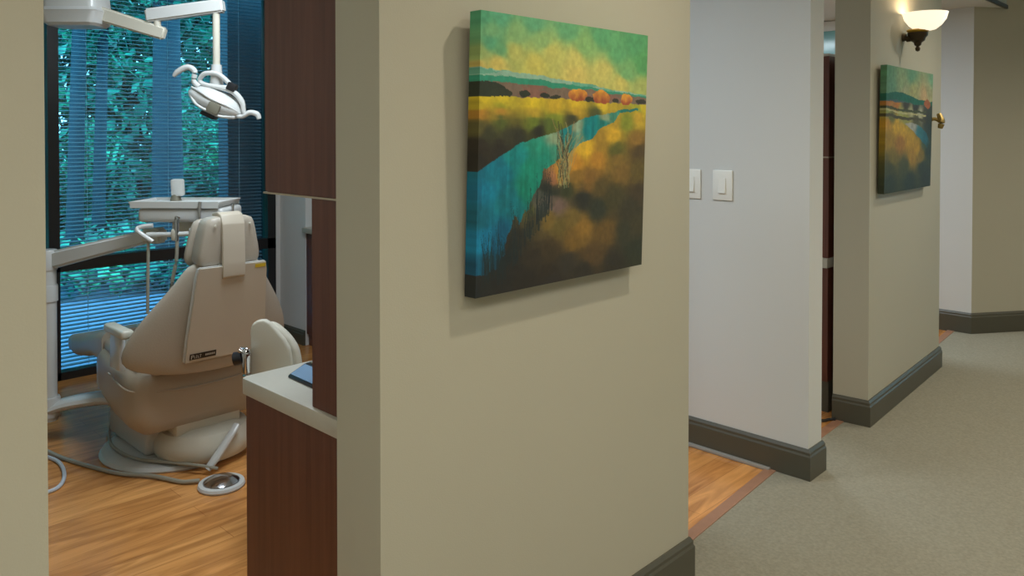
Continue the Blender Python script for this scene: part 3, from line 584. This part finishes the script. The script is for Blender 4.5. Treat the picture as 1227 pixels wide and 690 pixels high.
# leg rest
rings = []
for x, hw, zb, zt in ((-4.42, .19, .345, .375), (-4.39, .235, .325, .395), (-4.28, .25, .325, .415), (-4.15, .25, .345, .435), (-4.02, .255, .375, .465), (-3.90, .265, .38, .50), (-3.82, .265, .38, .51)):
    r = min(.04, (zt-zb)/2-.002); ring = []
    for a, b_ in rrect(hw, (zt-zb)/2, r, 4): ring.append((x, CY+a, (zt+zb)/2+b_+(.02*(a/hw)**2 if b_ > 0 else 0)))
    rings.append(ring)
MB().loft(rings).build('leg_rest', M['vinyl'], ch, angle=60)
# backrest cushion: broad shield that narrows to the shoulders, wings swept forward
prof = [(.432, .16), (.445, .25), (.470, .325), (.505, .366), (.56, .362), (.62, .338), (.68, .302), (.74, .258), (.80, .212), (.85, .178), (.89, .155), (.905, .12)]
def spine(z): return -3.215+.20*(z-.45)
rings = []
for i, (z, hw) in enumerate(prof):
    n = 14; fr, bk = [], []; th = .06 if 0 < i < len(prof)-1 else .03
    for k in range(n+1):
        s = -1+2*k/n; sweep = .10*s*s*(hw/.345)**1.5; e = th*(1-abs(s)**5)+.014
        x = spine(z)-sweep; fr.append((x-e, CY+s*hw, z)); bk.append((x+e*.35, CY+s*hw, z+.0))
    rings.append(fr+list(reversed(bk)))
MB().loft(rings).build('backrest', M['vinyl'], ch, angle=70, subd=1)
# back plate with white rim
def bp(z, o): return spine(z)+o
pl = MB(); q = [(.500, .172), (.60, .170), (.86, .152), (.893, .145)]
out = [(-h, z) for z, h in q]+[(h, z) for z, h in reversed(q)]
def tilt(pts, x0, x1, mb, bev):
    b2 = bmesh.new(); A = [b2.verts.new((bp(z, x0), CY+y, z)) for y, z in pts]; B = [b2.verts.new((bp(z, x1), CY+y, z)) for y, z in pts]; n = len(pts)
    b2.faces.new(A); b2.faces.new(list(reversed(B)))
    for i in range(n): b2.faces.new((A[i], B[i], B[(i+1) % n], A[(i+1) % n]))
    bmesh.ops.recalc_face_normals(b2, faces=b2.faces)
    if bev: bmesh.ops.bevel(b2, geom=list(b2.edges), offset=bev, segments=2, affect='EDGES')
    mb._merge(b2)
tilt(out, .026, .050, pl, .004); rim = pl.build('back_plate_rim', M['white'], ch)
pl2 = MB(); tilt([(y*.985, .502+(z-.5)*.985) for y, z in out], .047, .054, pl2, .001); bpl = pl2.build('back_plate', M['panel'], ch)
lb = MB(); tilt([(-.155, .513), (-.045, .513), (-.045, .537), (-.155, .537)], .0545, .0565, lb, 0); lbo = lb.build('name_label', M['label'], bpl)
mk = MB()
x_ = .0567
for (a, b_, z0, z1) in [(-.150, -.147, .516, .533), (-.147, -.140, .531, .533), (-.142, -.140, .525, .531), (-.147, -.140, .524, .526), (-.137, -.131, .518, .52), (-.137, -.135, .518, .529), (-.128, -.126, .517, .531), (-.122, -.115, .518, .52), (-.122, -.120, .518, .528), (-.112, -.110, .517, .532), (-.115, -.107, .528, .53)]+[(-.09+i*.007, -.086+i*.007, .521, .529) for i in range(6)]:
    tilt([(a, z0), (b_, z0), (b_, z1), (a, z1)], x_-.0002, x_+.0003, mk, 0)
mk.build('label_lettering', M['mark'], lbo)
yl = MB(); tilt([(.095, .868), (.142, .868), (.142, .883), (.095, .883)], .0545, .0560, yl, 0); yl.build('warning_sticker', M['yellow'], bpl)
# headrest: padded wedge with a central strap plate
hd = MB(); rings = []
for x, k in ((-3.205, .86), (-3.195, .94), (-3.15, 1.0), (-3.10, .99), (-3.088, .93)):
    ring = []
    for s, z in ((-.085, 1.092), (-.105, 1.075), (-.122, .985), (-.135, .925), (-.130, .895), (-.105, .88), (0, .878), (.105, .88), (.130, .895), (.135, .925), (.122, .985), (.105, 1.075), (.085, 1.092), (0, 1.094)):
        ring.append((x+.05*(z-.98), CY+s*k, .985+(z-.985)*k))
    rings.append(ring)
hd.loft(rings).build('headrest', M['vinyl'], ch, angle=70, subd=1)
MB().box(-3.148, -3.145, CY-.01, CY-.009, .9, 1.0).build('headrest_seam', M['vinyl'], ch) if False else None
hc = MB(); rings = []
for x, k in ((-3.278, .80), (-3.266, .93), (-3.238, .98), (-3.220, .93)):
    rings.append([(x+.05*(z-.98), CY+s*k, .978+(z-.985)*k) for s, z in ((-.085, 1.085), (-.105, 1.068), (-.122, .985), (-.138, .925), (-.132, .892), (-.105, .876), (0, .874), (.105, .876), (.132, .892), (.138, .925), (.122, .985), (.105, 1.068), (.085, 1.085), (0, 1.088))])
hc.loft(rings).build('headrest_cushion', M['vinyl'], ch, angle=70, subd=1)
sp = MB(); sp.tube([(-3.17, CY, 1.098), (-3.12, CY, 1.106), (-3.085, CY, 1.085), (-3.07, CY, 1.0), (-3.075, CY, .90), (-3.082, CY, .85)], .012, n=10)
sp.b.free(); sp.b = bmesh.new()
path = [(-3.17, 1.100), (-3.12, 1.108), (-3.090, 1.098), (-3.072, 1.06), (-3.068, .98), (-3.066, .90), (-3.068, .845), (-3.082, .835), (-3.085, .90), (-3.085, .98), (-3.088, 1.06), (-3.10, 1.085), (-3.12, 1.092), (-3.17, 1.085)]
sp.prism([(a, b_) for a, b_ in path], 1, CY-.048, CY+.048, bev=.004).build('headrest_strap', M['panel'], ch)
MB().box(-3.135, -3.09, CY-.06, CY+.03, .86, .90, bev=.006).build('headrest_bracket', M['grey'], ch)
for s in (-1, 1): MB().lathe([(0, 0), (.006, 0), (.005, .003), (0, .004)], (0, 0, 0), 12, mtx=Matrix.Translation((-3.079, CY+s*.075, 1.055)) @ Matrix.Rotation(R(90), 4, 'Y')).build('screw', M['cream'], ch)
# arm rests
for s in (-1, 1):
    a = MB().box(-3.545, -3.33, CY+s*.325-.025, CY+s*.325+.025, .595, .632, bev=.012, seg=3).build('armrest', M['cream'], ch)
    MB().prism([(-3.55, .44), (-3.44, .44), (-3.44, .596), (-3.54, .596)], 1, CY+s*.31-.014, CY+s*.31+.014, bev=.006).build('armrest_support', M['white'], ch)

# ------------------------------------------------------------------ delivery unit: post, arm, tray
PX, PYY = -4.08, 1.11
du = thing('delivery_unit', 'white instrument delivery unit on a post left of the dental chair', 'delivery unit', (PX, PYY, 0))
MB().lathe([(0, .10), (.036, .10), (.036, .82), (0, .82)], (PX, PYY, 0), 32).build('post', M['white'], du)
MB().lathe([(.0, .12), (.047, .12), (.048, .13), (.048, .20), (.045, .21), (0, .21)], (PX, PYY, 0), 32).build('collar', M['white'], du)
MB().lathe([(.0, .655), (.042, .655), (.042, .72), (.040, .73), (0, .73)], (PX, PYY, 0), 32).build('sleeve', M['white'], du)
MB().lathe([(0, .80), (.040, .80), (.042, .81), (.042, .885), (.038, .893), (0, .893)], (PX, PYY, 0), 32).build('arm_pivot', M['white'], du)
MB().tube([(PX, PYY, .15), (-4.03, 1.18, .175), (-3.93, 1.30, .195), (-3.84, 1.36, .195)], [.026, .028, .030, .032], n=12, flat=2.0).build('mounting_bracket', M['white'], du)
A0, A1 = V(-4.07, 1.13, .845), V(-3.665, 1.40, .965)
def beam(a, b_, w0, h0, w1, h1, bev=.012):
    a, b_ = Vector(a), Vector(b_); t = (b_-a).normalized(); sd = t.cross(V(0, 0, 1)).normalized(); up = sd.cross(t)
    b2 = bmesh.new(); q = []
    for p, w_, h_ in ((a, w0, h0), (b_, w1, h1)):
        q.append([b2.verts.new(p+sd*s1*w_/2+up*s2*h_/2) for s1, s2 in ((-1, -1), (1, -1), (1, 1), (-1, 1))])
    b2.faces.new(q[0]); b2.faces.new(list(reversed(q[1])))
    for i in range(4): b2.faces.new((q[0][i], q[0][(i+1) % 4], q[1][(i+1) % 4], q[1][i]))
    bmesh.ops.recalc_face_normals(b2, faces=b2.faces); bmesh.ops.bevel(b2, geom=list(b2.edges), offset=bev, segments=3, affect='EDGES')
    m_ = MB(); m_._merge(b2); return m_
beam(A0, A1, .06, .082, .05, .062).build('arm', M['white'], du)
TL = Matrix.Translation((-3.512, 1.527, 1.088)) @ Matrix.Rotation(R(42), 4, 'Z') @ Matrix.Scale(.93, 4)
th_ = beam((-3.68, 1.39, .967), (-3.60, 1.45, .972), .07, .065, .07, .07); th_.box(-.06, .06, -.06, .06, -.1, -.035, bev=.01, mtx=TL); th_.build('tray_support', M['cream'], du)
# unit head (drip tray body) and the instrument tray on it
MB().box(-.195, .215, -.12, .12, -.05, .018, bev=.018, seg=3, mtx=TL).build('unit_head', M['white'], du)
MB().tube([TL @ V(-.115, -.13, -.062), TL @ V(-.165, -.14, -.068), TL @ V(-.175, -.155, -.085), TL @ V(-.10, -.16, -.135)], .010, n=10).build('pull_handle', M['white'], du)
MB().tube([TL @ V(-.14, -.135, -.105), TL @ V(.02, -.15, -.10), TL @ V(.19, -.145, -.088)], .011, n=10).build('holder_bar', M['white'], du)
pd = MB().box(.07, .16, -.165, -.125, -.088, -.070, bev=.006, mtx=TL).build('control_pad', M['white'], du); MB().box(.09, .14, -.160, -.135, -.0705, -.0685, mtx=TL).build('display', M['blue'], pd)
MB().box(-.015, .015, -.165, -.135, -.13, -.075, bev=.008, mtx=TL).build('holder_clip', M['cream'], du)
for (hx, top, bx, rr) in ((-.125, -.115, -.125, .007), (.01, -.02, -.03, .008), (.085, -.10, .09, .007)):
    h = MB().tube([TL @ V(hx, -.155, top-.01), TL @ V(hx, -.156, -.2), TL @ V((hx+bx)/2, -.16, -.32), TL @ V(bx, -.165, -.47)], rr, n=8).build('hose', M['hose'], du)
    if top > -.05: MB().tube([TL @ V(hx, -.155, -.13), TL @ V(hx, -.155, -.03), TL @ V(hx+.003, -.15, -.02)], [.010, .010, .012], n=10, smooth=0).build('syringe_handpiece', M['steel'], h)
MB().tube([TL @ V(-.09, .05, .0), TL @ V(-.09, .05, .07)], [.035, .018], n=12, smooth=0).build('control_stem', M['grey'], du)
MB().prism(rrect(.030, .041, .009), 1, -.012, .012, bev=.003, mtx=TL @ Matrix.Translation((-.075, .04, .105)) @ Matrix.Rotation(R(6), 4, 'X')).build('control_screen', M['white'], du)
ty = thing('instrument_tray', 'white lined instrument tray resting on the delivery unit head', 'tray', TL.translation+V(0, 0, .019))
tr = MB(); tr.prism([(-.235, .028), (-.215, .0), (.185, .0), (.205, .028), (.20, .030), (.18, .006), (-.21, .006), (-.228, .030)], 1, -.125, .125, mtx=TL @ Matrix.Translation((0, 0, .019)))
for s in (-1, 1): tr.box(-.225, .195, s*.125-.003, s*.125+.003, .0, .030, mtx=TL @ Matrix.Translation((0, 0, .019)))
tr.build('tray_pan', M['white'], ty)
MB().prism([(-.205, .0065), (.178, .0065), (.172, .020), (-.200, .020)], 1, -.118, .118, bev=.003, mtx=TL @ Matrix.Translation((0, 0, .019))).build('tray_liner', M['plate'], ty)
for (q, lab, hh) in ((.11, 'thin steel instrument standing upright at front of the tray', .05), (.232, 'steel syringe handpiece upright at the right end of tray', .035)):
    o = MB().tube([TL @ V(q, -.135 if q < .2 else -.05, -.055), TL @ V(q, -.135 if q < .2 else -.05, .02), TL @ V(q+.002, -.133 if q < .2 else -.05, hh)], [.006, .007, .008], n=10, smooth=0).build('handpiece', M['steel'])
    tag(origin(o, TL @ V(q, -.135, -.055)), lab, 'dental instrument')

# ------------------------------------------------------------------ overhead operating light
ol = thing('operating_light', 'white overhead dental operating light hanging from jointed arms', 'dental light', (-3.95, 1.20, ZN))
c0 = V(-3.945, 1.205, 1.98)
IM = Matrix(((_r.x, _d.x, 0, 0), (_r.y, _d.y, 0, 0), (0, 0, 1, 0), (0, 0, 0, 1)))   # local x runs along the arms
h = MB(); HM = Matrix.Translation(c0) @ Matrix.Rotation(R(44), 4, 'Z')
rings = []
for z, hx, hy, r in ((-.062, .105, .075, .03), (-.050, .118, .088, .035), (.0, .132, .10, .035), (.004, .134, .102, .03), (.02, .120, .090, .03), (.16, .11, .08, .03)):
    rings.append([HM @ V(a, b_, z) for a, b_ in rrect(hx, hy, r, 4)])
h.loft(rings).build('arm_housing', M['white'], ol, angle=30)
MB().tube([c0+V(0, 0, .16), (c0.x, c0.y, ZN-.03)], .035, n=20, smooth=0).build('ceiling_post', M['white'], ol)
MB().lathe([(0, -.04), (.09, -.04), (.10, -.03), (.10, -.001), (0, -.001)], (c0.x, c0.y, ZN), 32).build('ceiling_flange', M['white'], ol)
j1 = V(-3.672, 1.462, 1.885)
beam(c0+V(.07, .07, .0), j1+V(.02, .02, .0), .045, .068, .04, .058, .008).build('lower_arm', M['cream'], ol)
MB().tube([j1+V(-.005, -.005, .02), j1+V(-.005, -.005, .075)], .016, n=16, smooth=0).build('elbow_joint', M['cream'], ol)
j2 = V(-3.485, 1.645, 2.015)
beam(j1+V(-.04, -.04, .083), j2+V(.025, .025, .0), .045, .062, .05, .06, .008).build('upper_arm', M['white'], ol)
rod_b = V(-3.485, 1.645, 1.745)
MB().tube([j2+V(0, 0, -.02), rod_b], .016, n=16, smooth=0).build('drop_rod', M['cream'], ol)
MB().lathe([(0, .0), (.022, .0), (.030, -.09), (.026, -.10), (0, -.10)], tuple(rod_b), 24).build('swivel_cone', M['white'], ol)
LH = Matrix.Translation((-3.482, 1.643, 1.572)) @ IM @ Matrix.Rotation(R(24), 4, 'Y') @ Matrix.Scale(.92, 4)
# reflector head: flattened shell
rings = []
n = 36
hp = [(.02, .062), (.06, .058), (.10, .045), (.13, .02), (.14, .0), (.13, -.022), (.10, -.045), (.055, -.060), (.03, -.062)]
hh = MB(); hh.lathe([(0, .064)]+hp+[(0, -.062)], (0, 0, 0), 40, mtx=LH, sx=1.05, sy=.75); head = hh.build('reflector_head', M['white'], ol, angle=50)
hb = MB()
for yy in (-.03, .03): hb.tube([LH @ V(-.125, -.045, .01+yy*.5), LH @ V(-.06, -.092, -.004+yy), LH @ V(.0, -.102, -.012+yy), LH @ V(.07, -.088, -.014+yy), LH @ V(.125, -.045, -.01+yy*.5)], .006, n=8)
hb.build('head_ribs', M['white'], head)
MB().prism(rrect(.030, .026, .010), 1, -.006, .010, bev=.003, mtx=LH @ Matrix.Translation((.035, -.108, -.018))).build('sensor_disc', M['grey'], head)
MB().box(-.045, .03, -.04, .02, -.078, -.058, bev=.006, mtx=LH @ Matrix.Translation((.01, -.02, 0))).build('lens_catch', M['black'], head)
MB().tube([LH @ V(*p) for p in ((-.115, -.02, .07), (-.10, -.03, .11), (-.04, -.03, .135), (.03, -.03, .115), (.04, -.03, .10), (-.02, -.03, .075), (-.09, -.02, .06), (-.115, -.02, .07))], .011, n=10).build('yoke_ring', M['white'], ol)
MB().tube([LH @ V(*p) for p in ((-.02, -.03, .075), (.06, -.03, .085), (.12, -.03, .06), (.155, -.03, .01))], [.011, .013, .013, .009], n=10).build('yoke_arm', M['white'], ol)
MB().box(.028, .072, -.05, -.01, .085, .125, bev=.005, mtx=LH).build('tilt_pivot', M['black'], ol)
MB().tube([LH @ V(*p) for p in ((-.10, -.03, .04), (-.135, -.03, .055), (-.15, -.03, .10), (-.19, -.03, .105), (-.225, -.03, .065), (-.235, -.03, .035))], [.012, .012, .013, .014, .013, .007], n=10).build('handle', M['white'], ol)
MB().tube([LH @ V(*p) for p in ((.11, -.03, -.015), (.15, -.03, -.01), (.18, -.03, .025), (.215, -.03, .032), (.235, -.03, .015))], [.010, .010, .012, .013, .010], n=10).build('handle', M['white'], ol)

# ------------------------------------------------------------------ stool behind the counter
SX, SY = -2.42, 1.52
sl = thing('operator_stool', 'cream backed operator stool with chrome bar behind the countertop', 'stool', (SX, SY, 0))
MB().lathe([(0, .47), (.15, .47), (.19, .485), (.20, .51), (.19, .54), (.15, .555), (0, .56)], (SX, SY, 0), 40).build('seat', M['cream'], sl)
MB().lathe([(0, .06), (.026, .06), (.026, .30), (.020, .30), (.020, .47), (0, .47)], (SX, SY, 0), 20).build('gas_column', M['chrome'], sl)
for k in range(5):
    a = R(72*k+20); e = V(SX+.23*math.cos(a), SY+.23*math.sin(a), .075)
    g = beam((SX, SY, .10), e, .045, .045, .03, .03, .006).build('leg', M['black'], sl)
    MB().tube([(e.x, e.y-.014, .026), (e.x, e.y+.014, .026)], .025, n=16, smooth=0).build('caster', M['black'], g)
BM = Matrix.Translation((-2.650, 1.370, .605)) @ Matrix.Rotation(R(44), 4, 'Z') @ Matrix.Scale(.9, 4)
bkp = [(0, -.06), (.0, .13), (.008, .155), (.028, .168), (.058, .172), (.080, .158), (.105, .130), (.135, .095), (.158, .055), (.168, .0), (.168, -.06)]
MB().prism(bkp, 1, -.002, .030, bev=.010, seg=3, mtx=BM).build('backrest_shell', M['cream'], sl, angle=50)
bk2 = [(.02, -.06), (.02, .125), (.045, .148), (.080, .150), (.115, .125), (.150, .090), (.178, .045), (.190, -.01), (.190, -.06)]
MB().prism(bk2, 1, .031, .085, bev=.018, seg=4, mtx=BM).build('backrest_cushion', M['cream'], sl, angle=50)
MB().tube([BM @ V(.0, -.03, .065), BM @ V(-.005, -.035, .04), BM @ V(-.004, -.03, -.04), BM @ V(.0, -.01, -.09), V(-2.60, 1.42, .46), V(-2.45, 1.50, .465)], [.014, .020, .016, .010, .010, .010], n=12).build('back_support_bar', M['chrome'], sl)
kb = MB(); kb.tube([BM @ V(-.018, -.035, .03), BM @ V(-.050, -.035, .024)], [.024, .024], n=20, smooth=0); kb.build('adjuster_knob', M['black'], sl)
MB().tube([BM @ V(-.005, -.035, .048), BM @ V(-.030, -.035, .060)], [.012, .014], n=12, smooth=0).build('adjuster_lever', M['chrome'], sl)

# ------------------------------------------------------------------ foot control and cables
fx, fy = -3.06, 1.455
fc = thing('foot_control', 'round foot control with chrome dome and white rim on wood floor', 'foot pedal', (fx, fy, 0))
MB().lathe([(0, 0), (.088, 0), (.092, .008), (.088, .018), (.072, .020), (.072, .012), (0, .012)], (fx, fy, 0), 48).build('rim', M['white'], fc)
MB().lathe([(0, .012), (.070, .012), (.068, .022), (.045, .036), (.02, .042), (0, .043)], (fx, fy, 0), 48).build('chrome_dome', M['chrome'], fc)
o = MB().tube([(-3.146, 1.403, .012), (-3.165, 1.375, .012), (-3.20, 1.345, .010), (-3.33, 1.285, .012), (-3.46, 1.20, .010), (-3.66, 1.13, .008), (-3.84, 1.08, .008), (-4.04, 1.05, .008)], .009, n=8).build('pedal_cable', M['hose'])
tag(origin(o, (-3.5, 1.2, 0)), 'thin grey cable running along floor from foot control to the left', 'cable')
o = MB().tube([(-3.165, 1.49, .030), (-3.23, 1.44, .038), (-3.34, 1.37, .039), (-3.50, 1.28, .038), (-3.70, 1.26, .038), (-3.90, 1.31, .03), (-3.95, 1.34, .06)], .007, n=8).build('base_hose', M['hose'])
tag(origin(o, (-3.6, 1.3, 0)), 'grey hose lying over the white chair base plate', 'hose')
o = MB().tube([(-4.0, 1.0, .008), (-3.80, 1.06, .008), (-3.62, 1.04, .008), (-3.50, .98, .008), (-3.50, .90, .008), (-3.58, .84, .008)], .008, n=8).build('looped_cable', M['cord'])
tag(origin(o, (-3.6, .95, 0)), 'pale looped cable on wood floor below the white post', 'cable')
